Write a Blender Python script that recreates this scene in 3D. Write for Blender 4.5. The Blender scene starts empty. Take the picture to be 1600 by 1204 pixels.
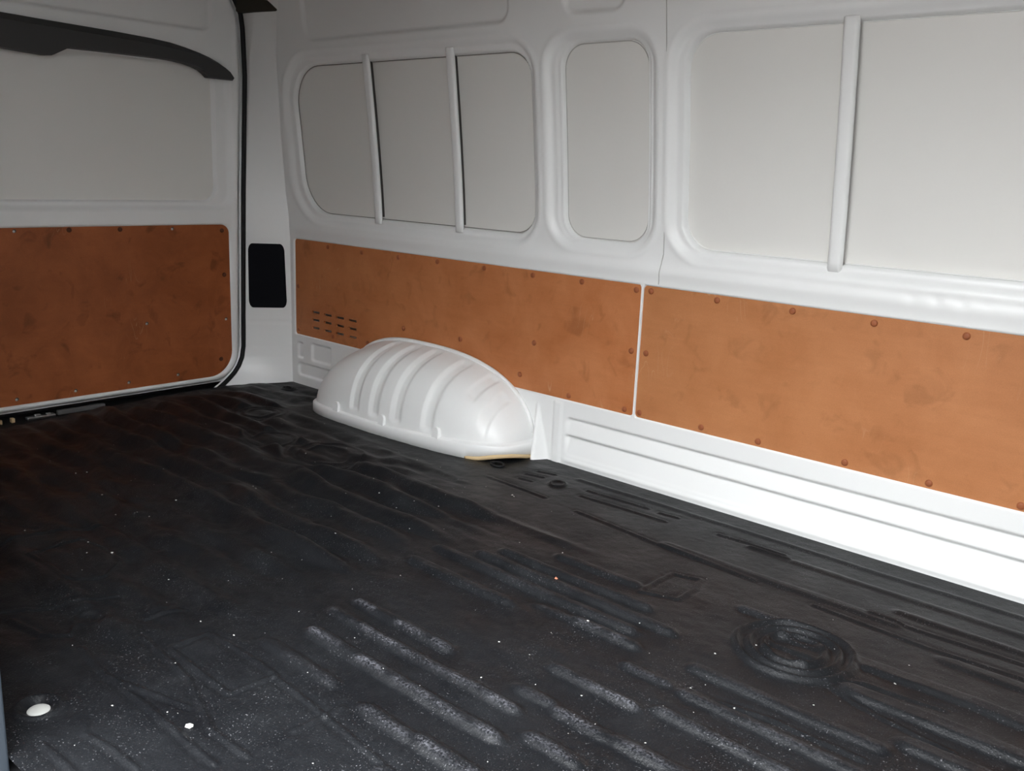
import bpy, bmesh, math, random
import numpy as np
from mathutils import Matrix, Vector

random.seed(4)
rng = np.random.default_rng(4)
S = bpy.context.scene
COL = S.collection

# ------------------------------------------------------------------ camera
# world: x runs from the rear door (0) to the cab, y = 0 at the far side wall
# (negative towards the open sliding door), z = 0 on the load floor; metres
cam_d = bpy.data.cameras.new('camera')
cam_d.sensor_fit = 'HORIZONTAL'
cam_d.sensor_width = 36.0
cam_d.lens = 36.0 * 1450.35 / 1600.0
cam_d.clip_start = 0.02
cam = bpy.data.objects.new('camera', cam_d)
COL.objects.link(cam)
right = Vector((0.73943643, 0.67200241, 0.04057756))
down = Vector((0.18129784, -0.14071936, -0.97330836))
fwd = Vector((-0.64835551, 0.72705628, -0.2258856))
m = Matrix((right, -down, -fwd)).transposed().to_4x4()
m.translation = Vector((3.1878, -2.2023, 0.9))
cam.matrix_world = m
S.camera = cam

# ------------------------------------------------------------------ world
world = bpy.data.worlds.new('overcast_sky')
S.world = world
world.use_nodes = True
bg = world.node_tree.nodes['Background']
bg.inputs['Strength'].default_value = 23.0
# CIE overcast sky: the zenith is three times as bright as the horizon
wn, wl_ = world.node_tree.nodes, world.node_tree.links
tc_ = wn.new('ShaderNodeTexCoord')
sp_ = wn.new('ShaderNodeSeparateXYZ')
wl_.new(tc_.outputs['Generated'], sp_.inputs[0])
mr_ = wn.new('ShaderNodeMapRange')
mr_.inputs['From Min'].default_value = 0.0
mr_.inputs['From Max'].default_value = 1.0
mr_.inputs['To Min'].default_value = 1 / 3
mr_.inputs['To Max'].default_value = 1.0
wl_.new(sp_.outputs['Z'], mr_.inputs['Value'])
vm_ = wn.new('ShaderNodeVectorMath')
vm_.operation = 'SCALE'
vm_.inputs[0].default_value = (0.94, 0.975, 1.0)
wl_.new(mr_.outputs[0], vm_.inputs['Scale'])
wl_.new(vm_.outputs[0], bg.inputs['Color'])

S.view_settings.view_transform = 'Standard'
S.view_settings.look = 'None'
S.view_settings.gamma = 1.0
S.view_settings.use_curve_mapping = False
S.view_settings.exposure = 0.0

# ------------------------------------------------------------------ helpers
def ss(a, b, t):
    u = np.clip((np.asarray(t, float) - a) / (b - a), 0, 1)
    return u * u * (3 - 2 * u)

def sdf(x, z, x0, x1, z0, z1, r, r2=None):
    """signed distance to a rounded rectangle; r2 = radius of the x1 side"""
    cx, cz, hx, hz = (x0 + x1) / 2, (z0 + z1) / 2, (x1 - x0) / 2, (z1 - z0) / 2
    rr = np.where(x > cx, r if r2 is None else r2, r)
    qx = np.abs(x - cx) - hx + rr
    qz = np.abs(z - cz) - hz + rr
    return np.hypot(np.maximum(qx, 0), np.maximum(qz, 0)) + np.minimum(np.maximum(qx, qz), 0) - rr

def lean(z):
    t = np.maximum(0, (np.asarray(z, float) - .68) / .575)
    return -.065 * t ** 1.25

def link(name, me, mat, parent=None):
    o = bpy.data.objects.new(name, me)
    COL.objects.link(o)
    if mat is not None and len(me.materials) == 0:
        me.materials.append(mat)
    if parent is not None:
        o.parent = parent
    return o

def grid(name, P, mat, parent=None, keep=None, smooth=True, flip=False, attr=None):
    """P: (n, m, 3) points -> quad grid; keep: (n-1, m-1) bool"""
    n, k = P.shape[:2]
    idx = np.arange(n * k).reshape(n, k)
    q = np.stack([idx[:-1, :-1], idx[1:, :-1], idx[1:, 1:], idx[:-1, 1:]], -1)
    q = q.reshape(-1, 4)
    if keep is not None:
        q = q[keep.reshape(-1)]
    if flip:
        q = q[:, ::-1]
    used = np.zeros(n * k, bool)
    used[q.reshape(-1)] = True
    remap = np.cumsum(used) - 1
    V = P.reshape(-1, 3)[used]
    q = remap[q]
    me = bpy.data.meshes.new(name)
    me.vertices.add(len(V))
    me.vertices.foreach_set('co', V.astype(np.float32).reshape(-1))
    me.loops.add(q.size)
    me.loops.foreach_set('vertex_index', q.astype(np.int32).reshape(-1))
    me.polygons.add(len(q))
    me.polygons.foreach_set('loop_start', np.arange(0, q.size, 4, dtype=np.int32))
    me.update(calc_edges=True)
    me.polygons.foreach_set('use_smooth', np.full(len(q), smooth, bool))
    if attr is not None:
        for an, av in attr.items():
            a = me.attributes.new(an, 'FLOAT', 'POINT')
            a.data.foreach_set('value', av.reshape(-1)[used].astype(np.float32))
    me.validate()
    me.update()
    return link(name, me, mat, parent)

def bm_obj(name, bm, mat, parent=None, smooth=False):
    me = bpy.data.meshes.new(name)
    bmesh.ops.recalc_face_normals(bm, faces=bm.faces)
    bm.to_mesh(me)
    bm.free()
    if smooth:
        me.polygons.foreach_set('use_smooth', np.ones(len(me.polygons), bool))
    return link(name, me, mat, parent)

def add_box(bm, a, b, bevel=0.0, seg=2):
    r = bmesh.ops.create_cube(bm, size=1.0)
    vs = r['verts']
    for v in vs:
        v.co = Vector((a[i] + (v.co[i] + .5) * (b[i] - a[i]) for i in range(3)))
    if bevel > 0:
        es = list({e for v in vs for e in v.link_edges})
        bmesh.ops.bevel(bm, geom=es, offset=bevel, segments=seg, profile=.5, affect='EDGES')
    return bm

def box(name, a, b, mat, parent=None, bevel=0.0):
    return bm_obj(name, add_box(bmesh.new(), a, b, bevel), mat, parent)

def tube(name, pts, r, mat, parent=None, n=8, closed=False, flat=None):
    """sweep a circle (or ellipse, flat=(axis vector, scale)) along pts"""
    P = np.array(pts, float)
    k = len(P)
    T = np.roll(P, -1, 0) - np.roll(P, 1, 0)
    if not closed:
        T[0] = P[1] - P[0]
        T[-1] = P[-1] - P[-2]
    T /= np.linalg.norm(T, axis=1)[:, None]
    ref = np.array(flat[0] if flat else (0.31, 0.77, 0.55), float)
    A = ref - T * (T @ ref)[:, None]
    A /= np.linalg.norm(A, axis=1)[:, None]
    B = np.cross(T, A)
    sc = flat[1] if flat else 1.0
    bm = bmesh.new()
    rings = []
    for i in range(k):
        rings.append([bm.verts.new(P[i] + r * (sc * math.cos(t) * A[i] + math.sin(t) * B[i]))
                      for t in np.linspace(0, 2 * math.pi, n, endpoint=False)])
    for i in range(k if closed else k - 1):
        a, b = rings[i], rings[(i + 1) % k]
        for j in range(n):
            bm.faces.new((a[j], a[(j + 1) % n], b[(j + 1) % n], b[j]))
    if not closed:
        bm.faces.new(rings[0][::-1])
        bm.faces.new(rings[-1])
    return bm_obj(name, bm, mat, parent, smooth=True)

def rrect(x0, x1, z0, z1, radii, seg=8):
    """rounded rectangle outline, ccw from lower-left; radii ll, lr, ur, ul"""
    out = []
    cs = ((x0, z0, 1, 1, 180), (x1, z0, -1, 1, 270), (x1, z1, -1, -1, 0), (x0, z1, 1, -1, 90))
    for (x, z, sx, sz, a0), r in zip(cs, radii):
        if r <= 1e-5:
            out.append((x, z))
            continue
        for i in range(seg + 1):
            a = math.radians(a0 + 90 * i / seg)
            out.append((x + sx * r + r * math.cos(a), z + sz * r + r * math.sin(a)))
    return out

def plate(name, outline, to3, depth, mat, parent=None, bevel=.0015):
    """extrude a 2D outline; to3(u, v, d) -> point, d from 0 (front) to depth"""
    bm = bmesh.new()
    f = [bm.verts.new(to3(u, v, 0)) for u, v in outline]
    b = [bm.verts.new(to3(u, v, depth)) for u, v in outline]
    ff = bm.faces.new(f)
    bm.faces.new(b[::-1])
    n = len(f)
    for i in range(n):
        bm.faces.new((f[i], b[i], b[(i + 1) % n], f[(i + 1) % n]))
    if bevel > 0:
        bmesh.ops.bevel(bm, geom=list(ff.edges), offset=bevel, segments=2, profile=.5, affect='EDGES')
    return bm_obj(name, bm, mat, parent)

def tag(o, label=None, cat=None, group=None, kind=None):
    if label: o['label'] = label
    if cat: o['category'] = cat
    if group: o['group'] = group
    if kind: o['kind'] = kind
    return o

# ------------------------------------------------------------------ materials
def new_mat(name, color, rough=.5, spec=.5, metallic=0.0, coat=0.0):
    mt = bpy.data.materials.new(name)
    mt.use_nodes = True
    b = mt.node_tree.nodes['Principled BSDF']
    b.inputs['Base Color'].default_value = (*color, 1)
    b.inputs['Roughness'].default_value = rough
    b.inputs['Specular IOR Level'].default_value = spec
    b.inputs['Metallic'].default_value = metallic
    b.inputs['Coat Weight'].default_value = coat
    b.inputs['Coat Roughness'].default_value = .15
    return mt, mt.node_tree.nodes, mt.node_tree.links, b

def noise(nd, lk, scale, detail=4, rough=.55, dist=0.0, vec=None):
    t = nd.new('ShaderNodeTexNoise')
    t.inputs['Scale'].default_value = scale
    t.inputs['Detail'].default_value = detail
    t.inputs['Roughness'].default_value = rough
    t.inputs['Distortion'].default_value = dist
    if vec is not None:
        lk.new(vec, t.inputs['Vector'])
    return t

def ramp(nd, lk, src, stops):
    r = nd.new('ShaderNodeValToRGB')
    e = r.color_ramp.elements
    while len(e) < len(stops):
        e.new(.5)
    for el, (p, c) in zip(e, stops):
        el.position = p
        el.color = (*c, 1) if len(c) == 3 else c
    lk.new(src, r.inputs['Fac'])
    return r

def mixc(nd, lk, fac, a, b, mode='MIX'):
    mx = nd.new('ShaderNodeMix')
    mx.data_type = 'RGBA'
    mx.blend_type = mode
    for v, s in ((fac, mx.inputs[0]), (a, mx.inputs[6]), (b, mx.inputs[7])):
        if isinstance(v, (int, float)):
            s.default_value = v
        elif isinstance(v, tuple):
            s.default_value = (*v, 1)
        else:
            lk.new(v, s)
    return mx.outputs[2]

def coords(nd, lk, scale=(1, 1, 1), loc=(0, 0, 0)):
    tc = nd.new('ShaderNodeTexCoord')
    mp = nd.new('ShaderNodeMapping')
    mp.inputs['Scale'].default_value = scale
    mp.inputs['Location'].default_value = loc
    lk.new(tc.outputs['Object'], mp.inputs['Vector'])
    return mp.outputs['Vector']

def bump(nd, lk, b, h, strength, dist):
    bp = nd.new('ShaderNodeBump')
    bp.inputs['Strength'].default_value = strength
    bp.inputs['Distance'].default_value = dist
    lk.new(h, bp.inputs['Height'])
    lk.new(bp.outputs['Normal'], b.inputs['Normal'])

def white_paint(name, color, rough):
    mt, nd, lk, b = new_mat(name, color, rough, .45, coat=.08)
    v = coords(nd, lk)
    n1 = noise(nd, lk, 3.0, 3, vec=v)
    c = mixc(nd, lk, n1.outputs['Fac'], color, tuple(k * .94 for k in color))
    lk.new(c, b.inputs['Base Color'])
    n2 = noise(nd, lk, 9.0, 2, vec=v)
    bump(nd, lk, b, n2.outputs['Fac'], .12, .01)
    return mt

M_WHITE = white_paint('white_body_paint', (.87, .875, .865), .38)
M_SKIN = white_paint('white_outer_skin_paint', (.80, .79, .755), .45)
M_SEAM = new_mat('grey_seam_sealer', (.42, .41, .39), .6)[0]
M_DARK_TONE = new_mat('dark_gap_tone', (.07, .065, .06), .7)[0]  # dark tone for the painted rib gap shade and the screw cups
M_GAP = new_mat('window_gap_shade', (.25, .24, .22), .7)[0]  # shade of the window gap put into the colour
M_RUBBER_SEAL = new_mat('black_rubber_seal', (.006, .006, .007), .55, .3)[0]
M_VENT = new_mat('black_vent_plastic', (.003, .0035, .006), .7, .12)[0]
M_TRIM = None
M_FOAM = new_mat('tan_sealing_foam', (.62, .46, .26), .85, .2)[0]
M_SILL = new_mat('black_sill_plastic', (.008, .008, .009), .6, .3)[0]
M_GREY = new_mat('grey_sill_plastic', (.12, .12, .12), .5)[0]
M_STEEL = new_mat('bright_steel', (.55, .55, .55), .3, .5, 1.0)[0]
M_CRUMB = new_mat('white_crumb', (.42, .42, .40), .7)[0]
M_ORANGE = new_mat('orange_crumb', (.50, .20, .12), .7)[0]
M_CAP = new_mat('brown_plug_plastic', (.31, .098, .040), .5, .3)[0]
M_GROUND = None
M_CAP_D = new_mat('dark_brown_plug_plastic', (.10, .034, .016), .6, .2)[0]

def make_trim():
    mt, nd, lk, b = new_mat('charcoal_trim_plastic', (.05, .05, .05), .6, .35)
    n = noise(nd, lk, 900, 2, vec=coords(nd, lk))
    bump(nd, lk, b, n.outputs['Fac'], .25, .001)
    return mt
M_TRIM = make_trim()

def make_header():
    mt, nd, lk, b = new_mat('dark_headlining', (.045, .04, .032), .9, .2)
    n = noise(nd, lk, 500, 2, vec=coords(nd, lk))
    bump(nd, lk, b, n.outputs['Fac'], .3, .001)
    return mt
M_HEADER = make_header()
M_LINING = new_mat('grey_roof_lining', (.13, .115, .095), .9, .2)[0]
M_BULK = new_mat('grey_bulkhead_paint', (.20, .20, .20), .5, .4)[0]

def make_ground():
    mt, nd, lk, b = new_mat('asphalt', (.14, .14, .14), .9, .2)
    n = noise(nd, lk, 40, 5, vec=coords(nd, lk))
    r = ramp(nd, lk, n.outputs['Fac'], [(.3, (.10, .10, .10)), (.7, (.19, .185, .18))])
    lk.new(r.outputs['Color'], b.inputs['Base Color'])
    bump(nd, lk, b, n.outputs['Fac'], .4, .01)
    return mt
M_GROUND = make_ground()
M_JAMB_SHADE = new_mat('shaded_jamb', (.022, .028, .036), .5, .3)[0]
M_BLOCKER = new_mat('dark_sky_blocker', (.10, .08, .07), .9, .2)[0]

def make_ply(name, along, base, dark, stain_amt):
    """phenolic faced plywood: along = scale vector stretching the grain"""
    mt, nd, lk, b = new_mat(name, base, .42, .25)
    v = coords(nd, lk)
    vg = coords(nd, lk, along)
    grain = noise(nd, lk, 60, 4, .6, .2, vg)
    mott = noise(nd, lk, 5.5, 6, .62, .4, v)
    stain = noise(nd, lk, 15.0, 3, .5, .6, coords(nd, lk, (1, 1, 1), (3.1, 1.7, .4)))
    fine = noise(nd, lk, 420, 2, .6, 0, v)
    c1 = ramp(nd, lk, mott.outputs['Fac'], [(.34, dark), (.66, base)]).outputs['Color']
    g = ramp(nd, lk, grain.outputs['Fac'], [(.25, (.78, .76, .74)), (.75, (1.08, 1.08, 1.08))])
    c2 = mixc(nd, lk, .25, c1, g.outputs['Color'], 'MULTIPLY')
    s = ramp(nd, lk, stain.outputs['Fac'], [(.58, (1, 1, 1)), (.72, (.50, .47, .45))])
    c3 = mixc(nd, lk, stain_amt, c2, s.outputs['Color'], 'MULTIPLY')
    # pale scratches: thin ridges of a warped, stretched noise
    sc = noise(nd, lk, 7, 2, .5, 1.2, coords(nd, lk, (2.2, 2.2, .55), (9.3, 2.2, 5.1)))
    sr = ramp(nd, lk, sc.outputs['Fac'], [(.490, (0, 0, 0)), (.4985, (1, 1, 1)), (.507, (0, 0, 0))])
    gate = noise(nd, lk, 4.2, 2, .5, 0, coords(nd, lk, (1, 1, 1), (1.4, 7.7, 2.9)))
    gr = ramp(nd, lk, gate.outputs['Fac'], [(.60, (0, 0, 0)), (.70, (.6, .6, .6))])
    k = mixc(nd, lk, 1.0, sr.outputs['Color'], gr.outputs['Color'], 'MULTIPLY')
    c4 = mixc(nd, lk, k, c3, (.62, .38, .22))
    fr = ramp(nd, lk, fine.outputs['Fac'], [(.3, (.9, .9, .9)), (.7, (1.06, 1.06, 1.06))])
    c5 = mixc(nd, lk, .8, c4, fr.outputs['Color'], 'MULTIPLY')
    lk.new(c5, b.inputs['Base Color'])
    rr = ramp(nd, lk, mott.outputs['Fac'], [(.3, (.36, .36, .36)), (.7, (.52, .52, .52))])
    lk.new(rr.outputs['Color'], b.inputs['Roughness'])
    bump(nd, lk, b, grain.outputs['Fac'], .15, .002)
    return mt

M_PLY = make_ply('phenolic_plywood', (.12, 1, 1), (.56, .218, .088), (.45, .158, .057), .40)
M_PLY2 = make_ply('phenolic_plywood_paler', (.12, 1, 1), (.52, .220, .092), (.44, .176, .070), .32)
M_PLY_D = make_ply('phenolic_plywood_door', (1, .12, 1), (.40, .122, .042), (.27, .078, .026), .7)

def make_mat_rubber():
    mt, nd, lk, b = new_mat('black_rubber_mat', (.005, .005, .0055), .5, .24)
    v = coords(nd, lk)
    peb = noise(nd, lk, 240, 2, .65, 0, v)
    big = noise(nd, lk, 6, 4, .6, .3, v)
    dust = noise(nd, lk, 26, 5, .65, 0, v)
    base = ramp(nd, lk, big.outputs['Fac'], [(.3, (.0048, .0052, .0064)), (.7, (.0082, .0090, .0106))]).outputs['Color']
    d = ramp(nd, lk, dust.outputs['Fac'], [(.52, (0, 0, 0)), (.80, (.35, .35, .35))])
    base = mixc(nd, lk, d.outputs['Color'], base, (.020, .021, .023))
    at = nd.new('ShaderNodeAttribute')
    at.attribute_name = 'glint'
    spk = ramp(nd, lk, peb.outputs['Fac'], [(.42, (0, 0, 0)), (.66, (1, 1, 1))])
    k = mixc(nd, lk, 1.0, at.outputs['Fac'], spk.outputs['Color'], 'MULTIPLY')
    # dust specks
    sp1 = noise(nd, lk, 330, 1, .5, 0, v)
    sp2 = noise(nd, lk, 9, 4, .65, .2, v)
    s1 = ramp(nd, lk, sp1.outputs['Fac'], [(.67, (0, 0, 0)), (.73, (1, 1, 1))])
    s2 = ramp(nd, lk, sp2.outputs['Fac'], [(.40, (.06, .06, .06)), (.66, (1, 1, 1))])
    sk = mixc(nd, lk, 1.0, s1.outputs['Color'], s2.outputs['Color'], 'MULTIPLY')
    base = mixc(nd, lk, sk, base, (.15, .15, .16))
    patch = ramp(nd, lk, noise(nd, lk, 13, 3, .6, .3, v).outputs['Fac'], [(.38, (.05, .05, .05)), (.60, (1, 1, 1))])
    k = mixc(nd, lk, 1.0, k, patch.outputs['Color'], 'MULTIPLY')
    base = mixc(nd, lk, k, base, (.20, .20, .225))  # pale glints of the rib crests painted into the base colour
    lk.new(base, b.inputs['Base Color'])
    rr = ramp(nd, lk, big.outputs['Fac'], [(.3, (.38, .38, .38)), (.7, (.55, .55, .55))])
    lk.new(rr.outputs['Color'], b.inputs['Roughness'])
    bump(nd, lk, b, peb.outputs['Fac'], .55, .0016)
    return mt
M_MAT = make_mat_rubber()

# ================================================================== STRUCTURE
# ---- side wall: pressed sheet-metal frame as one relief, skins behind it
WIN = dict(
    A=dict(outer=(.035, 1.308, .672, 1.282, .17, .11), inner=(.078, 1.285, .702, 1.249, .15, .085)),
    B=dict(outer=(1.347, 1.733, .683, 1.281, .10, .10), inner=(1.398, 1.698, .708, 1.258, .068, .068)),
    C=dict(outer=(1.776, 3.09, .681, 1.283, .11, .11), inner=(1.815, 3.05, .706, 1.262, .085, .085)),
)
SKIN_D = .030
PLY_Z = (.211, .598)
POCK = ((.022, 1.6998), (1.7066, 3.25))

def side_depth(x, z):
    """recess of the side wall at x, z (positive = away from the load space)"""
    d = np.zeros_like(x)
    for w in WIN.values():
        x0, x1, z0, z1, r, r2 = w['outer']
        d += .013 * ss(.002, -.018, sdf(x, z, x0, x1, z0, z1, r, r2))
        x0, x1, z0, z1, r, r2 = w['inner']
        d += .036 * ss(.001, -.009, sdf(x, z, x0, x1, z0, z1, r, r2))
    # second lip on the middle panel
    x0, x1, z0, z1, r, r2 = WIN['B']['outer']
    d += .005 * ss(0, -.007, sdf(x, z, x0 + .030, x1 - .022, z0 + .014, z1 - .012, .08))
    # raised roll around the windows
    for w in WIN.values():
        x0, x1, z0, z1, r, r2 = w['outer']
        o = sdf(x, z, x0, x1, z0, z1, r, r2)
        d -= .003 * np.exp(-((o - .010) / .008) ** 2)
    # upper recesses
    d += .012 * ss(0, -.018, sdf(x, z, .205, 1.222, 1.318, 1.74, .05))
    d += .012 * ss(0, -.018, sdf(x, z, 1.42, 1.642, 1.322, 1.74, .045))
    d += .012 * ss(0, -.018, sdf(x, z, 1.84, 3.0, 1.345, 1.74, .045))
    # belt between windows and lining: soft roll
    d -= .006 * np.exp(-((z - .640) / .020) ** 2) * ss(-.02, .10, x)
    # small dents on the belt
    for xd, a in ((2.445, .0022), (2.50, .0035), (2.555, .003), (2.61, .002)):
        d += a * np.exp(-((x - xd) / .012) ** 2 - ((z - .652) / .014) ** 2)
    # pockets for the plywood, deeper behind the vent slots
    for x0, x1 in POCK:
        d += .0125 * ss(.001, -.002, sdf(x, z, x0, x1, PLY_Z[0], PLY_Z[1], .012))
    d += .05 * ss(.0, -.02, sdf(x, z, .09, .46, .235, .345, .02))
    # lower part: pressed channels between wheel arch and front
    m = ss(0, -.014, sdf(x, z, 1.452, 3.9, .028, .163, .022))
    prof = np.interp(z, [0, .028, .040, .094, .104, .155, .165, .21],
                     [0, -.002, .002, .015, .001, .014, 0, 0])
    d += m * prof
    d -= .004 * np.exp(-((z - .020) / .008) ** 2) * ss(1.44, 1.47, x)
    # vertical steps left of the channels
    lo = ss(.206, .198, z)
    d -= lo * .006 * (ss(1.402, 1.412, x) - ss(1.434, 1.442, x))
    # gusset: a tapering fold that widens towards the floor
    t = np.clip(1 - z / .188, 0, 1)
    xc = 1.336 + .026 * t
    hw = .006 + .030 * t
    tri = np.clip(1 - np.abs(x - xc) / hw, 0, 1)
    d -= .052 * t * ss(0, 1, tri) * ss(0, .06, t)
    # pressings left of the wheel arch
    d += .008 * ss(0, -.008, sdf(x, z, .130, .262, .112, .190, .014))
    d += .008 * ss(0, -.008, sdf(x, z, .036, .078, .112, .182, .012))
    d += .008 * ss(0, -.008, sdf(x, z, .038, .40, .040, .098, .020))
    return d

xs = np.unique(np.concatenate([np.arange(-.005, 3.72, .0052), np.arange(1.690, 1.716, .0011)]))
zs = np.unique(np.round(np.concatenate([np.arange(-.02, .22, .0036), np.arange(.22, .58, .009),
                                        np.arange(.58, 1.42, .0048), np.arange(1.42, 1.90, .012), [1.90]]), 5))
XX, ZZ = np.meshgrid(xs, zs, indexing='ij')
# the corner runs along a slightly curved line
def corner_x(z):
    return np.interp(z, [-.03, 0, .60, .78, 1.0, 1.285, 1.425, 1.452, 1.9],
                     [0, 0, -.006, -.022, -.014, .020, .062, .078, .2])
dd = side_depth(XX, ZZ)
PP = np.stack([XX + (corner_x(ZZ) * np.clip(1 - XX / .045, 0, 1) * (ZZ < 1.1)), lean(ZZ) + dd, ZZ], -1)
xm, zm = (XX[:-1, :-1] + XX[1:, 1:]) / 2, (ZZ[:-1, :-1] + ZZ[1:, 1:]) / 2
keep = np.ones(xm.shape, bool)
for w in WIN.values():
    x0, x1, z0, z1, r, r2 = w['inner']
    keep &= sdf(xm, zm, x0, x1, z0, z1, r, r2) > -.016
wall_right = grid('wall_right', PP, M_WHITE, keep=keep)
tag(wall_right, 'white pressed metal van side wall with recessed window panels and plywood pockets', 'wall', kind='structure')

for key in 'ABC':
    x0, x1, z0, z1, r, r2 = WIN[key]['inner']
    gx, gz = np.meshgrid(np.linspace(x0 - .02, x1 + .02, 30), np.linspace(z0 - .02, z1 + .02, 30), indexing='ij')
    bow = .004 * np.sin(np.pi * (gz - z0) / (z1 - z0)) * np.sin(np.pi * (gx - x0) / (x1 - x0))
    sk = grid('skin_panel', np.stack([gx, lean(gz) + SKIN_D + .002 + bow, gz], -1), M_SKIN, wall_right)
    ring = rrect(x0 + .0055, x1 - .0055, z0 + .0055, z1 - .0055, (r, r2, r2, r), 10)
    dense = []
    for (a, b_) in zip(ring, ring[1:] + ring[:1]):
        nseg = max(1, int(math.dist(a, b_) / .03))
        dense += [(a[0] + (b_[0] - a[0]) * i / nseg, a[1] + (b_[1] - a[1]) * i / nseg) for i in range(nseg)]
    tube('gap_shade_bead', [(x, float(lean(z)) + SKIN_D - .0005, z) for x, z in dense], .0014 if key == 'A' else .0010, dict(A=M_GAP, B=M_SEAM, C=M_WHITE)[key], wall_right, 6, True)  # bead tone stands in for the shaded gap around the skin

def rib(xc, w, z0, z1, lx=0.0):
    """hat-section stiffener standing off the outer skin, open gap on both sides"""
    n = 24
    P = np.zeros((n, 8, 3))
    prof = [(-w / 2, .005), (-w / 2, .002), (-w / 2 + .004, -.002), (-w / 4, -.003), (w / 4, -.003),
            (w / 2 - .004, -.002), (w / 2, .002), (w / 2, .005)]
    for i, z in enumerate(np.linspace(z0, z1, n)):
        for j, (u, v) in enumerate(prof):
            P[i, j] = (xc + u + lx * (z - z0), float(lean(z)) + .012 + v, z)
    return P
for xc, w in ((.530, .030), (.948, .030), (2.250, .032), (2.712, .032)):
    o = grid('stiffening_rib', rib(xc, w, .690, 1.268), M_WHITE, wall_right)
    md = o.modifiers.new('thickness', 'SOLIDIFY')
    md.thickness = .003
    # sealer under the rib, widened and coloured dark to paint the gap's shade
    gz = np.linspace(.715, 1.245, 20)
    A = np.stack([np.stack([np.full(20, xc + u), lean(gz) + v, gz], -1) for u, v in
                  ((-.011, .013), (-.011, .032), (.0125, .032), (.0125, .013))], 1)
    grid('rib_gap_shade', A, M_DARK_TONE, wall_right)

zz = np.linspace(.605, .672, 8)
tube('panel_seam', [(1.757 + .006 * (z - .605) / .07, float(lean(z)) - .0005 - .006 * math.exp(-((z - .640) / .020) ** 2), z) for z in zz]
     + [(1.766, float(lean(z)) - .0005, z) for z in np.linspace(.69, .835, 10)], .0013, M_SEAM, wall_right, 6)
tube('panel_seam', [(1.766, float(lean(z)) - .0003, z) for z in np.linspace(1.15, 1.55, 18)], .0013, M_SEAM, wall_right, 6)

# ---- corner pillar between rear door and side wall
def seal_y(z):
    return np.interp(z, [-.02, .010, .030, .050, .078, .110, .155, .39, .77, .99, 1.21, 1.38, 1.44, 1.50, 1.60],
                     [-.30, -.252, -.226, -.203, -.181, -.166, -.158, -.152, -.141, -.132, -.123, -.128, -.136, -.17, -.30])
def pillar_point(s, z):
    """s = 0 at the door seal, 1 at the corner with the side wall"""
    ya = seal_y(z)
    xa = np.full_like(z, -.122)
    xb, yb = corner_x(z), lean(z) + .001
    x = xa + (xb - xa) * s
    y = ya + (yb - ya) * s
    # crease: the strip beside the seal is folded back, wider towards the roof
    sc = np.interp(z, [0, .5, .65, 1.12, 1.29, 1.45, 1.6], [.02, .04, .06, .14, .22, .40, .5])
    dep = np.interp(z, [0, .5, .65, 1.12, 1.45, 1.6], [.0, .0, .006, .020, .036, .040])
    k = dep * np.clip(1 - s / np.maximum(sc, 1e-3), 0, 1)
    x = x - k * .9
    y = y + k * .2
    # vent opening: a slight dish; horizontal joint line below it
    j = .0016 * np.exp(-((z - .256) / .004) ** 2)
    x = x - j * .86
    y = y + j * .5
    # flange along the seal
    fl = .006 * np.exp(-((s - .03) / .03) ** 2)
    return np.stack([x + fl * .5, y - fl * .8, z], -1)
sz, zz_ = np.meshgrid(np.linspace(-.06, 1.0, 60), np.concatenate([np.linspace(-.02, .2, 50), np.linspace(.205, 1.6, 200)]), indexing='ij')
pillar = grid('wall_corner', pillar_point(sz, zz_), M_WHITE, flip=True)
tag(pillar, 'white metal corner pillar beside the rear door with black vent', 'pillar', kind='structure')

# ---- rear door
DX = -.120
def door_edge(y, z):
    sh = seal_y(np.maximum(z, .155)) + .158
    return sdf(-(y - sh), z, .168, 1.75, .020, 1.86, .12)
def door_depth(y, z):
    d = np.zeros_like(y)
    d += .016 * ss(.0, -.026, sdf(-y, z, .176, 1.66, .697, 1.262, .075))
    d += .016 * ss(.0, -.007, sdf(-y, z, .243, 1.60, .731, 1.245, .060))
    d += .012 * ss(.0, -.014, sdf(-y, z, .250, 1.60, 1.352, 1.75, .05))
    d += .010 * ss(.002, -.003, sdf(-y, z, .204, 1.62, .043, .648, np.where(z > .35, .036, .102)))
    o = door_edge(y, z)
    d += .035 * ss(-.012, .006, o) - .004 * np.exp(-((o + .022) / .009) ** 2)
    return d
ys = np.arange(-1.76, -.105, .006)
zs2 = np.unique(np.round(np.concatenate([np.arange(.012, .16, .004), np.arange(.16, .64, .012), np.arange(.64, .84, .004),
                      np.arange(.84, 1.30, .010), np.arange(1.30, 1.50, .005), np.arange(1.50, 1.88, .02)]), 4))
YY, Z2 = np.meshgrid(ys, zs2, indexing='ij')
o = door_edge(YY, Z2)
kp = o[:-1, :-1] < .022
# upper door bows slightly outwards with height
DP = np.stack([DX - door_depth(YY, Z2), YY, Z2], -1)
door = grid('door_1', DP, M_WHITE, keep=kp)
tag(door, 'white metal rear door with recessed upper panel and plywood lower half', 'door', kind='structure')
gy, gz = np.meshgrid(np.linspace(-1.61, -.235, 20), np.linspace(.722, 1.252, 20), indexing='ij')
grid('skin_panel', np.stack([np.full_like(gy, DX - .0305), gy, gz], -1), M_SKIN, door)

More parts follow.
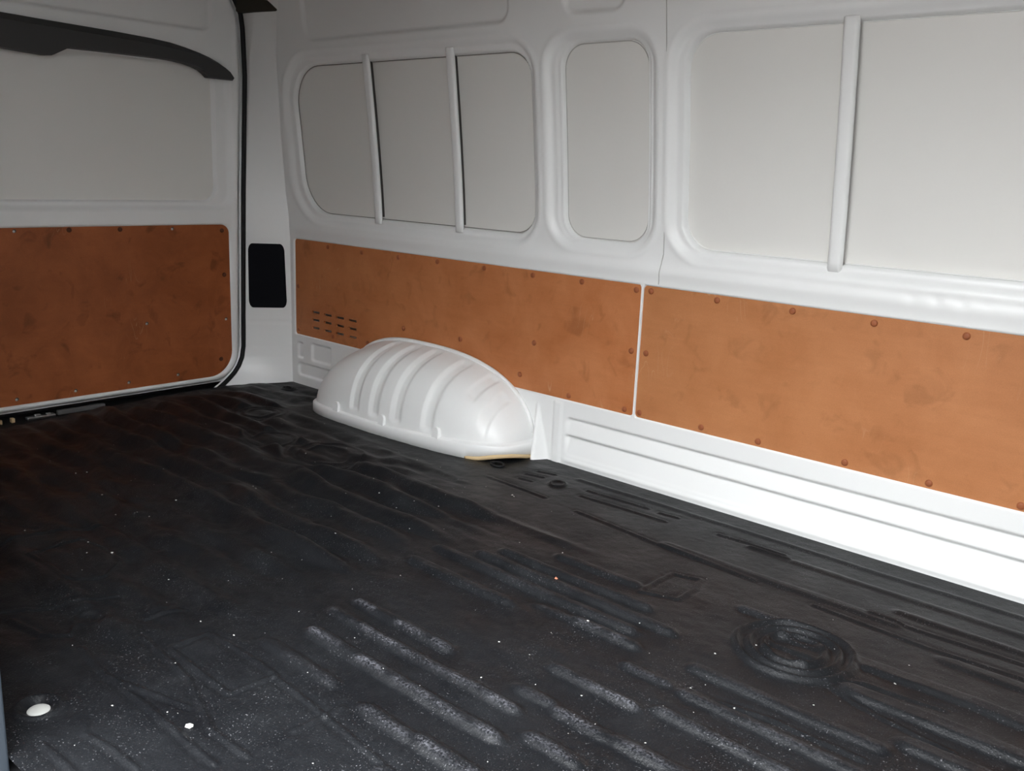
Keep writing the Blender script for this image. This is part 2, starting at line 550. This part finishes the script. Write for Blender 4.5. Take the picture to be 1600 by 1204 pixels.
def to_door(u, v, d):
    return (DX + .034 - d, u, v)
top = [(-1.75, 1.345), (-1.40, 1.337), (-1.003, 1.323), (-.858, 1.318), (-.637, 1.312), (-.50, 1.306), (-.428, 1.300), (-.37, 1.290),
       (-.316, 1.278), (-.275, 1.266), (-.238, 1.251), (-.212, 1.237), (-.191, 1.221), (-.175, 1.200)]
bot = [(-.180, 1.190), (-.280, 1.190), (-.294, 1.203), (-.311, 1.214), (-.338, 1.223), (-.371, 1.230), (-.42, 1.235), (-.467, 1.237),
       (-.641, 1.237), (-.795, 1.235), (-.820, 1.222), (-.848, 1.207), (-.872, 1.204), (-1.012, 1.212), (-1.40, 1.216), (-1.75, 1.216)]
# grip trim: chamfered upper edge so that its top face turns away from the light
bm = bmesh.new()
front, mid, back = [], [], []
outline = bot + top
for i, (u, v) in enumerate(outline):
    istop = i >= len(bot)
    dv = -float(np.interp(u, [-.40, -.18], [.026, .004])) if istop else .0
    fu = u - (.010 if u > -.3 else 0)
    front.append(bm.verts.new(to_door(fu, v + dv, 0)))
    mid.append(bm.verts.new(to_door(u, v + (-.004 if istop else -.002), .022)))
    back.append(bm.verts.new(to_door(u, v, .052)))
n = len(outline)
bm.faces.new(front)
for a, b_ in ((front, mid), (mid, back)):
    for i in range(n):
        bm.faces.new((a[i], b_[i], b_[(i + 1) % n], a[(i + 1) % n]))
tr = bm_obj('trim_cover', bm, M_TRIM, door)
tag(tr, 'charcoal plastic trim strip across the upper door')

# door seal
zz_s = np.concatenate([np.linspace(-.012, .16, 28), np.linspace(.18, 1.5, 60)])
seal = tube('door_seal', [(-.112 + .0, float(seal_y(z)) - .001, z) for z in zz_s], .0095, M_RUBBER_SEAL, None, 10,
            flat=((1, 0, 0), .8))
tag(seal, 'black rubber weather seal running up the door edge beside the corner pillar', 'seal')

# header, ceiling, other walls
header = plate('trim_1', [(-.108, -.158), (.030, -.112), (.094, -.078), (.060, .02), (-.16, -.10)],
               lambda u, v, d: (u, v, 1.437 + d), .12, M_HEADER, None, .006)
tag(header, 'dark headlining trim above the corner pillar', 'trim', kind='structure')

ceil = box('ceiling', (-.25, -1.80, 1.88), (3.80, .10, 1.92), M_LINING)
tag(ceil, 'grey lined van roof', 'ceiling', kind='structure')
wf = box('wall_front', (3.70, -1.80, -.05), (3.76, .10, 1.89), M_BULK)
tag(wf, 'grey bulkhead behind the cab', 'wall', kind='structure')
wr = box('wall_rear', (-.30, -1.80, -.10), (-.22, .10, 1.89), M_SILL)
tag(wr, 'outer rear end behind the door', 'wall', kind='structure')
bm = bmesh.new()
for a, b_ in (((-.25, -1.86, -.50), (1.812, -1.775, 1.89)), ((3.42, -1.86, -.50), (3.76, -1.775, 1.89)),
              ((1.812, -1.86, 1.78), (3.42, -1.775, 1.89)), ((1.812, -1.86, -.50), (3.42, -1.775, -.03))):
    add_box(bm, a, b_, .008, 2)
wl = bm_obj('wall_left', bm, M_WHITE)
tag(wl, 'near side of the van around the open sliding door', 'wall', kind='structure')
box('bounce_damper', (.05, -1.775, .05), (1.80, -1.768, 1.35), M_PLY_D, wl)  # unseen dark panel added to cut light bounced off this wall
jt = box('jamb_shade_strip', (1.800, -1.870, -.03), (1.817, -1.772, 1.78), M_JAMB_SHADE, None, .003)  # added strip whose dark colour stands in for shade on the jamb
tag(jt, 'jamb strip coloured dark as shade at the edge of the sliding door opening', 'trim', kind='structure')
wo = box('wall_outer', (-.25, .085, -.5), (3.76, .10, 1.89), M_WHITE)
tag(wo, 'outer van flank behind the inner side wall', 'wall', kind='structure')

fl = box('floor', (-.25, -1.78, -.06), (3.72, .085, -.024), M_SILL)
tag(fl, 'black coated load floor under the rubber mat', 'floor', kind='structure')
bm = bmesh.new()
bmesh.ops.create_grid(bm, x_segments=8, y_segments=8, size=30)
for v in bm.verts:
    v.co.z = -.62
gr = bm_obj('ground', bm, M_GROUND)
tag(gr, 'grey asphalt outside the van', 'ground', kind='structure')

nb = box('sky_blocker', (-14, -7.2, -.62), (18, -6.9, 2.7), M_BLOCKER)  # unseen, added to block low sky and darken the upper van walls
tag(nb, 'added unseen blocker of the low sky across from the open sliding door', 'wall', kind='structure')

# ================================================================== FLOOR MAT
def bumpcap(x, y, x0, x1, yc, w, soft=.016, end=.6):
    """long rounded rib"""
    q = np.maximum(np.maximum(x0 - x, x - x1), 0)
    r = np.hypot(q * end, y - yc)
    return ss(w / 2 + soft / 2, w / 2 - soft / 2, r)

RIBS = [  # x0, x1, y, width, height, painted glint
    (1.78, 2.03, -1.067, .026, .007, .8), (1.78, 2.26, -1.132, .026, .007, .9), (1.82, 2.29, -1.212, .030, .008, 1.0),
    (1.79, 1.98, -1.300, .028, .005, .3), (2.10, 2.20, -1.307, .028, .006, .6), (2.23, 2.60, -1.302, .032, .007, .8),
    (2.235, 2.39, -.975, .024, .008, 1.0), (2.32, 2.39, -.868, .024, .006, .6), (2.45, 2.90, -1.073, .030, .007, .7),
    (2.45, 2.80, -.953, .026, .007, .4), (2.45, 2.80, -.872, .026, .007, .4), (2.42, 2.75, -.784, .028, .007, .2),
    (2.24, 2.29, -1.071, .028, .006, .5), (2.33, 2.41, -1.080, .030, .006, .7), (2.35, 2.42, -1.170, .030, .006, .7),
    (1.69, 2.23, -.752, .026, .008, .2), (1.70, 1.98, -.840, .030, .007, .1), (1.78, 2.29, -.703, .026, .008, .2),
    (1.81, 2.20, -.650, .024, .008, .1), (2.15, 2.27, -.800, .026, .008, .7), (2.05, 2.14, -.80, .024, .004, .3),
    (1.44, 1.85, -.497, .022, .006, 0), (1.92, 2.12, -.570, .028, .006, .1),
    (2.36, 2.47, -.490, .022, .006, .3), (2.60, 3.4, -.258, .020, .004, 0), (2.60, 3.5, -.528, .040, .006, .1),
    (2.66, 3.4, -.642, .040, .008, .2), (2.80, 3.5, -.74, .04, .008, .2), (2.86, 3.5, -.85, .03, .006, .2),
    (2.75, 3.5, -.40, .03, .004, 0),
    (1.60, 3.6, -.085, .016, .003, 0), (2.05, 2.60, -.318, .028, .004, 0), (2.2, 2.9, -.175, .02, .003, 0),
    (1.20, 1.60, -.60, .030, .006, 0), (1.15, 1.45, -.715, .032, .008, 0),
]
for k, yy in enumerate(np.arange(-.30, -1.50, -.098)):     # pressed ribs of the rear half
    for x0, x1 in ((.10, .47), (.58, .95), (1.06, 1.46)):
        if yy > -.42 and x1 > .5:
            continue
        j = rng.uniform(-.05, .05, 2)
        RIBS.append((x0 + j[0], x1 + j[1], yy + rng.uniform(-.008, .008), .046, rng.uniform(.012, .019) * (1 if yy > -1.08 else .45), 0))
for yy in (-1.40, -1.49):
    RIBS.append((2.25, 2.75, yy, .03, .006, .4))
    RIBS.append((2.85, 3.3, yy, .03, .006, .4))

GROOVES = [  # embossed fine lines: polylines of floor points, depth
    [(1.296, -1.60), (1.36, -1.50), (1.40, -1.413)],
    [(1.115, -1.475), (1.10, -1.42), (1.086, -1.357), (1.16, -1.34), (1.267, -1.335), (1.307, -1.39), (1.25, -1.46), (1.115, -1.475)],
    [(1.35, -1.60), (1.46, -1.595), (1.50, -1.56), (1.46, -1.53)],
    [(1.694, -1.568), (1.886, -1.511)], [(1.56, -1.56), (1.69, -1.565), (1.90, -1.56), (2.05, -1.56)],
    [(1.673, -1.444), (1.671, -1.357), (1.897, -1.356), (1.896, -1.445), (1.673, -1.444)],
    [(1.53, -1.42), (1.549, -1.34)], [(1.60, -1.46), (1.80, -1.47), (1.96, -1.517), (2.065, -1.514)],
    [(1.799, -1.653), (1.83, -1.67), (1.904, -1.655), (1.98, -1.65)], [(1.814, -1.724), (1.896, -1.719), (2.0, -1.72)],
    [(1.90, -1.36), (2.1, -1.37), (2.3, -1.39)], [(2.06, -1.43), (2.06, -1.33)],
    [(2.155, -.592), (2.145, -.447), (2.21, -.428), (2.23, -.488), (2.231, -.556), (2.193, -.574), (2.155, -.592)],
    [(.55, -1.47), (.80, -1.44), (.95, -1.40)], [(1.0, -1.55), (1.0, -1.25)],
    [(1.679, -.189), (1.954, -.182)], [(1.665, -.141), (1.862, -.136)], [(1.905, -.139), (1.962, -.132)],
    [(2.10, -.155), (2.28, -.150)], [(2.199, -.175), (2.30, -.170)],
    [(1.43, -.160), (1.50, -.150)], [(1.44, -.115), (1.51, -.105)], [(1.45, -.205), (1.50, -.20)],
    [(1.15, -.27), (1.40, -.27), (1.62, -.28)], [(1.75, -.30), (2.05, -.33), (2.3, -.34)],
    [(2.45, -.36), (2.70, -.37), (2.95, -.36)], [(2.55, -.31), (3.0, -.30)],
    [(2.58, -.62), (2.63, -.66), (2.72, -.69), (2.85, -.70)], [(2.56, -.66), (2.66, -.60), (2.80, -.585)],
    [(2.44, -.86), (2.60, -.83), (2.75, -.83)],
]
RINGS = [  # x, y, outer radius, ring offsets, amplitude
    (2.515, -.582, .118, (.112, .086, .058), .012),
    (1.577, -.165, .030, (.022,), .006), (1.330, -.172, .036, (.028, .012), .006),
    (.086, -.084, .030, (.022,), .006), (.90, -.50, .13, (.11, .07), .004), (.66, -.54, .10, (.085,), .004),
    (1.712, -1.688, .045, (.034,), .005), (1.45, -1.50, .035, (.028,), .003), (.35, -.38, .10, (.08, .05), .004),
]

def vnoise(x, y, seed, n=256):
    """smooth value noise on a lattice"""
    r = np.random.default_rng(seed).random((n, n))
    xi, yi = np.floor(x).astype(int), np.floor(y).astype(int)
    fx, fy = x - xi, y - yi
    fx, fy = fx * fx * (3 - 2 * fx), fy * fy * (3 - 2 * fy)
    g = lambda a, b_: r[a % n, b_ % n]
    return (g(xi, yi) * (1 - fx) + g(xi + 1, yi) * fx) * (1 - fy) + (g(xi, yi + 1) * (1 - fx) + g(xi + 1, yi + 1) * fx) * fy - .5

def mat_height(x, y):
    wx = .020 * vnoise(x * 7, y * 7, 11) * 2
    wy = .011 * vnoise(x * 6, y * 9, 12) * 2
    rear = ss(1.75, 1.2, x)
    X, Y = x + wx * (.3 + rear), y + wy * (.35 + .9 * rear)
    h = np.zeros_like(x)
    glint = np.zeros_like(x)
    for x0, x1, yc, w, a, gl_ in RIBS:
        b_ = bumpcap(X, Y, x0, x1, yc, w, .016 if x0 > 1.5 else .040, .6 if x0 > 1.5 else .22)
        h = np.maximum(h, 1.35 * a * b_)
        glint = np.maximum(glint, gl_ * bumpcap(X, Y, x0, x1, yc - .004, w * .22, .018, .35))
    for pl in GROOVES:
        dmin = np.full_like(x, 9.0)
        for (ax, ay), (bx, by) in zip(pl, pl[1:]):
            L = (bx - ax) ** 2 + (by - ay) ** 2
            t = np.clip(((X - ax) * (bx - ax) + (Y - ay) * (by - ay)) / L, 0, 1)
            dmin = np.minimum(dmin, np.hypot(X - ax - t * (bx - ax), Y - ay - t * (by - ay)))
        h += .0030 * np.exp(-(dmin / .0042) ** 2) - .0014 * np.exp(-((dmin - .010) / .005) ** 2)
    for cx, cy, R_, offs, a in RINGS:
        r = np.hypot(X - cx, (Y - cy))
        ins = ss(R_ + .02, R_ - .02, r)
        h = h * (1 - ins)
        for o_ in offs:
            h += a * np.exp(-((r - o_) / (.0075 if R_ > .05 else .005)) ** 2)
    # pressed bars inside the round hatch
    for yb in (-.545, -.585, -.625):
        h += .0045 * bumpcap(X, Y, 2.475, 2.555, yb, .014, .010)
    # draping wrinkles of the loose mat
    calm = 1 - .85 * ss(1.25, 1.55, x) * ss(-.55, -.40, y)
    calm = calm * (1 - ss(.13, .03, np.abs(x - .86) - .45) * ss(-.36, -.27, y))
    h *= 1 - ss(.13, .03, np.abs(x - .86) - .45) * ss(-.34, -.27, y)
    h += .016 * vnoise(X * 5.0, Y * 14, 21) * (.25 + .75 * rear) * calm
    h += .012 * vnoise(X * 11, Y * 26, 22) * (.2 + .8 * rear) * calm
    h += .0034 * vnoise(X * 24, Y * 50, 23) * calm * (.45 + .55 * rear)
    h += .0008 * vnoise(X * 70, Y * 90, 24)
    edge = ss(0, .05, -y) * ss(0, .05, x - mat_edge(y) + .02)
    dip = -.010 * np.exp(-((np.hypot(x - 1.712, y + 1.688)) / .020) ** 4)
    return .006 + h * edge + dip, glint

def mat_edge(y):
    return np.interp(y, [-1.78, -1.137, -.667, -.282, -.22, 0], [.06, -.005, -.085, -.108, -.10, .0])

mx = np.linspace(0, 1, 900)
my = np.arange(-1.772, .0001, .0042)
U, MY = np.meshgrid(mx, my, indexing='ij')
E0 = mat_edge(MY)
MX = E0 + (3.695 - E0) * U
MZ, GLINT = mat_height(MX, MY)
MZ[0, :] = -.022
MZ[1, :] = np.minimum(MZ[1, :], .004)
xm, ym = (MX[:-1, :-1] + MX[1:, 1:]) / 2, (MY[:-1, :-1] + MY[1:, 1:]) / 2
kp = ~((np.abs((xm - .85) / .40) ** 4 + np.abs(ym / .205) ** 4) < 1)
kp &= ~(ym > -.004)
floor_mat = grid('rubber_mat', np.stack([MX, MY, MZ], -1), M_MAT, keep=kp, attr={'glint': GLINT})
tag(floor_mat, 'black ribbed rubber mat covering the load floor', 'floor mat')

def mat_z(x, y):
    return float(mat_height(np.array([[x]]), np.array([[y]]))[0][0, 0])

# ================================================================== WHEEL ARCH
arch = bpy.data.objects.new('wheel_arch', None)
COL.objects.link(arch)
arch.location = (.85, 0, 0)
tag(arch, 'white ribbed metal wheel arch bulging from the side wall onto the mat', 'wheel arch')
AX0, AX1 = .385, 1.335
def arch_H(x):
    xi = np.where(x < .8, (.8 - x) / (.8 - AX0), (x - .8) / (AX1 - .8))
    return .290 * np.maximum(0, 1 - np.clip(xi, 0, 1) ** 2.6) ** (1 / 2.6)
def arch_D(x):
    xi = np.where(x < .80, (.80 - x) / (.80 - AX0), (x - .80) / (AX1 - .80))
    p = np.where(x < .80, 5.0, 4.0)
    return (.232 - .03 * np.clip((x - .8) / .5, 0, 1)) * np.maximum(0, 1 - np.clip(xi, 0, 1) ** p) ** (1 / p)
phi = np.linspace(-1, 1, 221)
sgn = np.sign(phi) * (1 - (1 - np.abs(phi)) ** 2.2)
ax = np.where(sgn < 0, .8 + sgn * (.8 - AX0), .8 + sgn * (AX1 - .8))
th = np.linspace(0, math.pi / 2, 110)
AXg, TH = np.meshgrid(ax, th, indexing='ij')
NE = 3.0
Yg = -arch_D(AXg) * np.sin(TH) ** (2 / NE)
Zg = arch_H(AXg) * np.maximum(np.cos(TH), 0) ** (2 / NE) * (1 - .15 * np.sin(TH) ** (2 / NE))
PA = np.stack([AXg, Yg, Zg], -1)
du = np.gradient(PA, axis=0)
dv = np.gradient(PA, axis=1)
nn = np.cross(du, dv)
nn /= np.linalg.norm(nn, axis=-1)[..., None] + 1e-9
if nn[110, 60] @ np.array([0, -1, 1]) < 0:
    nn = -nn
hfac = Zg
disp = np.zeros_like(AXg)
for xc, zlo, ymax in ((.695, .065, -.02), (.797, .065, -.02), (.907, .065, -.02), (1.050, .065, -.02)):
    w = ss(.023, .016, np.abs(AXg - xc))
    disp -= .0085 * w * ss(zlo - .008, zlo + .010, Zg) * ss(.015, .05, -Yg)
w = ss(.024, .014, np.abs(AXg - 1.17)) * ss(.015, .035, -Yg) * ss(.15, .125, -Yg)
disp -= .006 * w
w = ss(.022, .012, np.abs(AXg - 1.245)) * ss(.04, .06, -Yg) * ss(.17, .14, -Yg)
disp -= .005 * w
disp += .002 * vnoise(AXg * 9, Zg * 12 + Yg * 10, 31)
PA = PA + nn * disp[..., None]
PA[..., 0] -= .85
PA[..., 2] = np.maximum(PA[..., 2], np.minimum(.028, arch_H(AXg) * .9))
grid('shell', PA, M_WHITE, arch)

# skirt: a flanged band around the foot, lifted at the front end where foam shows
uu = np.linspace(.0, 1.0, 160)
tt = np.linspace(-1, 1, 160)
sg2 = np.sign(tt) * (1 - (1 - np.abs(tt)) ** 3.0)
sx = np.where(sg2 < 0, .8 + sg2 * (.8 - AX0), .8 + sg2 * (AX1 - .8))
foot = np.stack([sx, -arch_D(sx)], -1)
tn = np.gradient(foot, axis=0)
nr = np.stack([tn[:, 1], -tn[:, 0]], -1)
nr /= np.linalg.norm(nr, axis=1)[:, None] + 1e-9
hz = np.interp(sx, [.38, .5, .9, 1.2, 1.34], [.036, .040, .044, .054, .058])
# distance along the foot, for the lifted front end
along = np.concatenate([[0], np.cumsum(np.linalg.norm(np.diff(foot, axis=0), axis=1))])
tot = along[-1]
lift = .021 * ss(tot - .265, tot - .245, along) * (1 - .40 * np.cos((along - tot + .25) / .25 * 2 * np.pi)) * ss(tot - .0, tot - .03, along)
rows = []
for off, zf in ((-.002, 1.12), (.001, 1.06), (.0025, 1.03), (.009, 1.0), (.011, .94), (.0115, .80), (.012, 0.0), (.004, 0.0)):
    z_ = np.maximum(hz * zf, lift) if zf < .5 else hz * zf
    rows.append(np.stack([foot[:, 0] + nr[:, 0] * off - .85, foot[:, 1] + nr[:, 1] * off, z_], -1))
grid('skirt', np.stack(rows, 1), M_WHITE, arch)
sel = np.where((along > tot - .258) & (along < tot - .012))[0]
pts = []
for i in np.linspace(sel[0], sel[-1], 40):
    f_ = lambda a: float(np.interp(i, np.arange(len(a)), a))
    pts.append((f_(foot[:, 0]) + f_(nr[:, 0]) * .006 - .85, f_(foot[:, 1]) + f_(nr[:, 1]) * .006, max(.007, f_(lift) - .004)))
fo = tube('foam_strip', pts, .009, M_FOAM, arch, 8)
tag(fo, 'tan sealing foam under the front end')
# rim where the arch meets the side wall
rx = np.where(np.linspace(-1, 1, 90) < 0, .8 + np.linspace(-1, 1, 90) * (.8 - AX0) * .985, .8 + np.linspace(-1, 1, 90) * (AX1 - .8) * .985)
tube('rim', [(x - .85, -.006, float(arch_H(np.array(x))) + .001) for x in rx], .0075, M_WHITE, arch, 8)
# three small half-round tabs above the skirt
for xt in (.600, .846, 1.093):
    bm = bmesh.new()
    P = rrect(-.014, .014, 0, .036, (0, 0, .013, .013), 6)
    yb = -float(arch_D(np.array(xt)))
    hz0 = float(np.interp(xt, [.38, .5, .9, 1.2, 1.34], [.036, .040, .044, .054, .058])) - .002
    f0 = [bm.verts.new((xt - .85 + u, yb - .0095 + .25 * v * .4, hz0 + v)) for u, v in P]
    b0 = [bm.verts.new((xt - .85 + u * 1.25, yb + .012, hz0 - .004 + v * 1.1)) for u, v in P]
    bm.faces.new(f0)
    for i in range(len(P)):
        bm.faces.new((f0[i], b0[i], b0[(i + 1) % len(P)], f0[(i + 1) % len(P)]))
    bm_obj('tab', bm, M_WHITE, arch)

# ================================================================== PLYWOOD LININGS
def cap_mesh(name, r, h, mat, n=14):
    bm = bmesh.new()
    prof = [(r, 0), (r * .96, h * .45), (r * .75, h * .85), (r * .4, h)]
    rings = [[bm.verts.new((a * math.cos(t), a * math.sin(t), z)) for t in np.linspace(0, 2 * math.pi, n, endpoint=False)] for a, z in prof]
    for a, b_ in zip(rings, rings[1:]):
        for i in range(n):
            bm.faces.new((a[i], a[(i + 1) % n], b_[(i + 1) % n], b_[i]))
    bm.faces.new(rings[-1])
    me = bpy.data.meshes.new(name)
    bm.to_mesh(me)
    bm.free()
    me.polygons.foreach_set('use_smooth', np.ones(len(me.polygons), bool))
    me.materials.append(mat)
    return me
CAP = cap_mesh('plug_cap', .0088, .0042, M_CAP)
CAP_D = cap_mesh('plug_cap_dark', .0088, .0036, M_CAP_D)
SCREW = cap_mesh('screw_head', .0045, .0022, M_STEEL, 10)
HOLE = cap_mesh('screw_cup', .0062, .0010, M_DARK_TONE, 12)

def side_xyz(u, v, d):
    return (u, .0045 + d, v)
def cut_slots(o, slots):
    bm = bmesh.new()
    for x, z, w, h in slots:
        add_box(bm, (x - w / 2, -.02, z - h / 2), (x + w / 2, .04, z + h / 2))
    c = bm_obj('cutter', bm, None)
    md = o.modifiers.new('slots', 'BOOLEAN')
    md.operation = 'DIFFERENCE'
    md.solver = 'EXACT'
    md.object = c
    dg = bpy.context.evaluated_depsgraph_get()
    me = bpy.data.meshes.new_from_object(o.evaluated_get(dg))
    o.modifiers.clear()
    o.data = me
    bpy.data.objects.remove(c)

caps1 = [(.237, .581), (.444, .579), (.650, .579), (.853, .583), (1.076, .583), (1.288, .582), (1.483, .583), (1.681, .581),
         (.041, .408), (.042, .232), (.268, .234), (.481, .241), (.683, .327), (.976, .331), (1.306, .369), (1.252, .257),
         (1.457, .226), (1.668, .226), (1.678, .403)]
caps2 = [(1.731, .583), (1.721, .226), (1.928, .227), (2.101, .226), (2.338, .226), (2.541, .225), (2.738, .224), (1.942, .583),
         (2.158, .582), (2.366, .580), (2.574, .580), (1.729, .404), (2.80, .58), (3.0, .58), (2.95, .225)]
slots = []
for i in range(4):
    for j, z in enumerate((.3155, .284, .252)):
        slots.append((.156 + .0776 * i, z - .0005 * i, .048, .0085))
def lining(x0, x1, caps, label, mat, slots=None):
    g = .0010
    radii = (.010, .010, .010, .010)
    o = plate('plywood_panel', rrect(x0 + g, x1 - g, PLY_Z[0] + g, PLY_Z[1] - g, radii, 5), side_xyz, .0075, mat)
    if slots:
        cut_slots(o, slots)
    tag(o, label, 'panel', 'plywood lining panels')
    for u, v in caps:
        c = link('plug_cap', CAP, None, o)
        c.location = (u, .0044, v)
        c.rotation_euler = (math.pi / 2, 0, 0)
    return o
lining(*POCK[0], caps1, 'orange-brown plywood panel with vent slots on the side wall behind the wheel arch', M_PLY, slots)
lining(*POCK[1], caps2, 'orange-brown plywood panel on the side wall ahead of the wheel arch, without slots', M_PLY2)

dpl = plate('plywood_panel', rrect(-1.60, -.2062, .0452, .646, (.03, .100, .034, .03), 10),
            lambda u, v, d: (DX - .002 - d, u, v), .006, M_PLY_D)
tag(dpl, 'dark brown plywood panel with rounded corners on the rear door', 'panel', 'plywood lining panels')
for u, v, k in ((-.823, .636, 0), (-.643, .635, 0), (-.236, .623, 0), (-.231, .45, 0), (-.256, .112, 0),
                (-1.001, .636, 1), (-.442, .634, 1), (-.228, .273, 1), (-.443, .073, 1), (-.640, .070, 1), (-.836, .067, 1), (-1.035, .066, 1),
                (-.559, .285, 1)):
    if k == 0:
        c = link('plug_cap', CAP_D, None, dpl)
        c.location = (DX - .0022, u, v)
        c.rotation_euler = (0, math.pi / 2, 0)
    else:
        c = link('screw_cup', HOLE, None, dpl)
        c.location = (DX - .0021, u, v)
        c.rotation_euler = (0, math.pi / 2, 0)
        s = link('screw_head', SCREW, None, c)
        s.location = (.0018, -.0022, .0006)

# vent in the corner pillar
def vent_outline():
    out = []
    base = rrect(0, 1, 0, 1, (.12, .12, .12, .12), 8)
    for u, v in base:
        z = .314 + .258 * v
        lo = .115 + .02 * (1 - v)
        hi = np.interp(v, [0, 1], [.905, .865])
        # radii in metres: compress the corner vertically
        out.append((lo + (hi - lo) * u, z))
    return out
bm = bmesh.new()
vo = vent_outline()
nrm = np.array([.86, -.50, 0])
P0 = [np.array(pillar_point(np.array(u), np.array(v))) for u, v in vo]
f = [bm.verts.new(p + nrm * .0045) for p in P0]
k_ = [bm.verts.new(p - nrm * .004) for p in P0]
ff = bm.faces.new(f)
for i in range(len(f)):
    bm.faces.new((f[i], k_[i], k_[(i + 1) % len(f)], f[(i + 1) % len(f)]))
ve = bm_obj('vent_cover', bm, M_VENT, pillar)
tag(ve, 'black rounded vent cover')

# ================================================================== SILL UNDER THE REAR DOOR
sill = bpy.data.objects.new('door_sill', None)
COL.objects.link(sill)
sill.location = (-.14, -.9, -.024)
tag(sill, 'black door sill with grey strip and latch under the rear door', 'sill')
def spart(name, a, b_, mat, bev=.001):
    o = box(name, tuple(np.array(a) - np.array((-.14, -.9, -.024))), tuple(np.array(b_) - np.array((-.14, -.9, -.024))), mat, sill, bev)
    return o
spart('sill_plate', (-.21, -1.75, -.0235), (-.02, -.20, -.012), M_SILL)
spart('grey_strip', (-.135, -.905, -.012), (-.118, -.735, .004), M_GREY, .003)
spart('latch_plate', (-.135, -1.010, -.012), (-.110, -.915, -.003), M_STEEL, .002)
spart('striker', (-.125, -.985, -.004), (-.112, -.965, .004), M_STEEL, .002)
spart('striker', (-.125, -.945, -.004), (-.112, -.930, .003), M_STEEL, .002)
spart('spacer', (-.130, -1.098, -.012), (-.112, -1.091, .003), M_FOAM, .002)
spart('spacer', (-.130, -1.062, -.012), (-.112, -1.050, .003), M_FOAM, .002)

# ================================================================== SMALL THINGS ON THE FLOOR
def blob(bm, c, r, seed, flat=.6):
    q = random.Random(seed)
    res = bmesh.ops.create_icosphere(bm, subdivisions=1, radius=1.0)
    a = q.uniform(0, 6.28)
    for v in res['verts']:
        k = r * q.uniform(.65, 1.2)
        x, y, z = v.co.x * 1.35, v.co.y, v.co.z * flat
        v.co = Vector((c[0] + k * (x * math.cos(a) - y * math.sin(a)), c[1] + k * (x * math.sin(a) + y * math.cos(a)), c[2] + k * z))

# white plug in the mat by the door opening
bm = bmesh.new()
prof = [(.019, -.004), (.019, .001), (.016, .0035), (.009, .0045)]
rings = [[bm.verts.new((a * math.cos(t), a * math.sin(t), z)) for t in np.linspace(0, 2 * math.pi, 24, endpoint=False)] for a, z in prof]
for a, b_ in zip(rings, rings[1:]):
    for i in range(24):
        bm.faces.new((a[i], a[(i + 1) % 24], b_[(i + 1) % 24], b_[i]))
bm.faces.new(rings[-1])
pg = bm_obj('floor_plug', bm, M_CRUMB, None, True)
pg.location = (1.712, -1.688, mat_z(1.712, -1.688) + .003)
tag(pg, 'round white plug in a hole of the black mat', 'plug')

def crumb(name, x, y, r, mat, label, cat):
    bm = bmesh.new()
    blob(bm, (0, 0, 0), r, name + str(x))
    o = bm_obj(name, bm, mat)
    o.location = (x, y, mat_z(x, y) + r * .45)
    tag(o, label, cat)
    return o
crumb('paint_chip', 1.934, -1.541, .0065, M_CRUMB, 'larger white paint chip on the mat near the white plug', 'chip')
crumb('orange_crumb', 1.999, -.695, .0042, M_ORANGE, 'tiny orange crumb on a rib of the mat', 'crumb')

spots = [(.735, -.555), (.86, -.60), (1.30, -.61), (1.30, -1.49), (1.08, -1.30)]
PX = [(1.30, -.62, .004), (1.545, -.34, .004), (1.556, -.345, .003), (.86, -.55, .003), (1.135, -.33, .003), (.83, -1.18, .003),
      (1.21, -1.33, .004), (1.03, -1.15, .003), (1.90, -.55, .003), (2.45, -.62, .003), (2.17, -.80, .003), (2.41, -.71, .003),
      (.62, -.30, .003), (.95, -1.42, .003), (.98, -1.05, .003), (2.70, -.56, .003), (2.53, -.85, .003), (1.72, -1.33, .003)]
bm = bmesh.new()
i = 0
for x, y, r in PX:
    blob(bm, (x, y, mat_z(x, y) + r * .3), r * .72, i)
    i += 1
for _ in range(170):
    x, y = random.uniform(.2, 2.7), -random.uniform(.3, 1.7)
    r = random.choice((.0009, .0011, .0013, .0017))
    blob(bm, (x, y, mat_z(x, y) + r * .4), r, i)
    i += 1
cr = bm_obj('crumbs', bm, M_CRUMB)
tag(cr, 'tiny white crumbs and dust scattered over the black mat', 'crumbs', kind='stuff')

# lashing rings lying in their floor cups
def lashing(x, y, label):
    t = bpy.data.objects.new('lashing_ring', None)
    COL.objects.link(t)
    t.location = (x, y, mat_z(x, y))
    tag(t, label, 'lashing ring', 'floor lashing rings')
    tube('ring', [(.024 * math.cos(a), .015 * math.sin(a), .004 + .002 * math.sin(a)) for a in np.linspace(0, 2 * math.pi, 24, endpoint=False)],
         .0035, M_SILL, t, 8, True)
    bm = add_box(bmesh.new(), (-.026, -.005, -.002), (-.014, .005, .009), .002)
    bm_obj('bracket', bm, M_SILL, t)
lashing(.086, -.084, 'small black lashing ring on the mat below the corner pillar')
lashing(1.330, -.172, 'small black lashing ring on the mat beside the tan foam of the wheel arch')
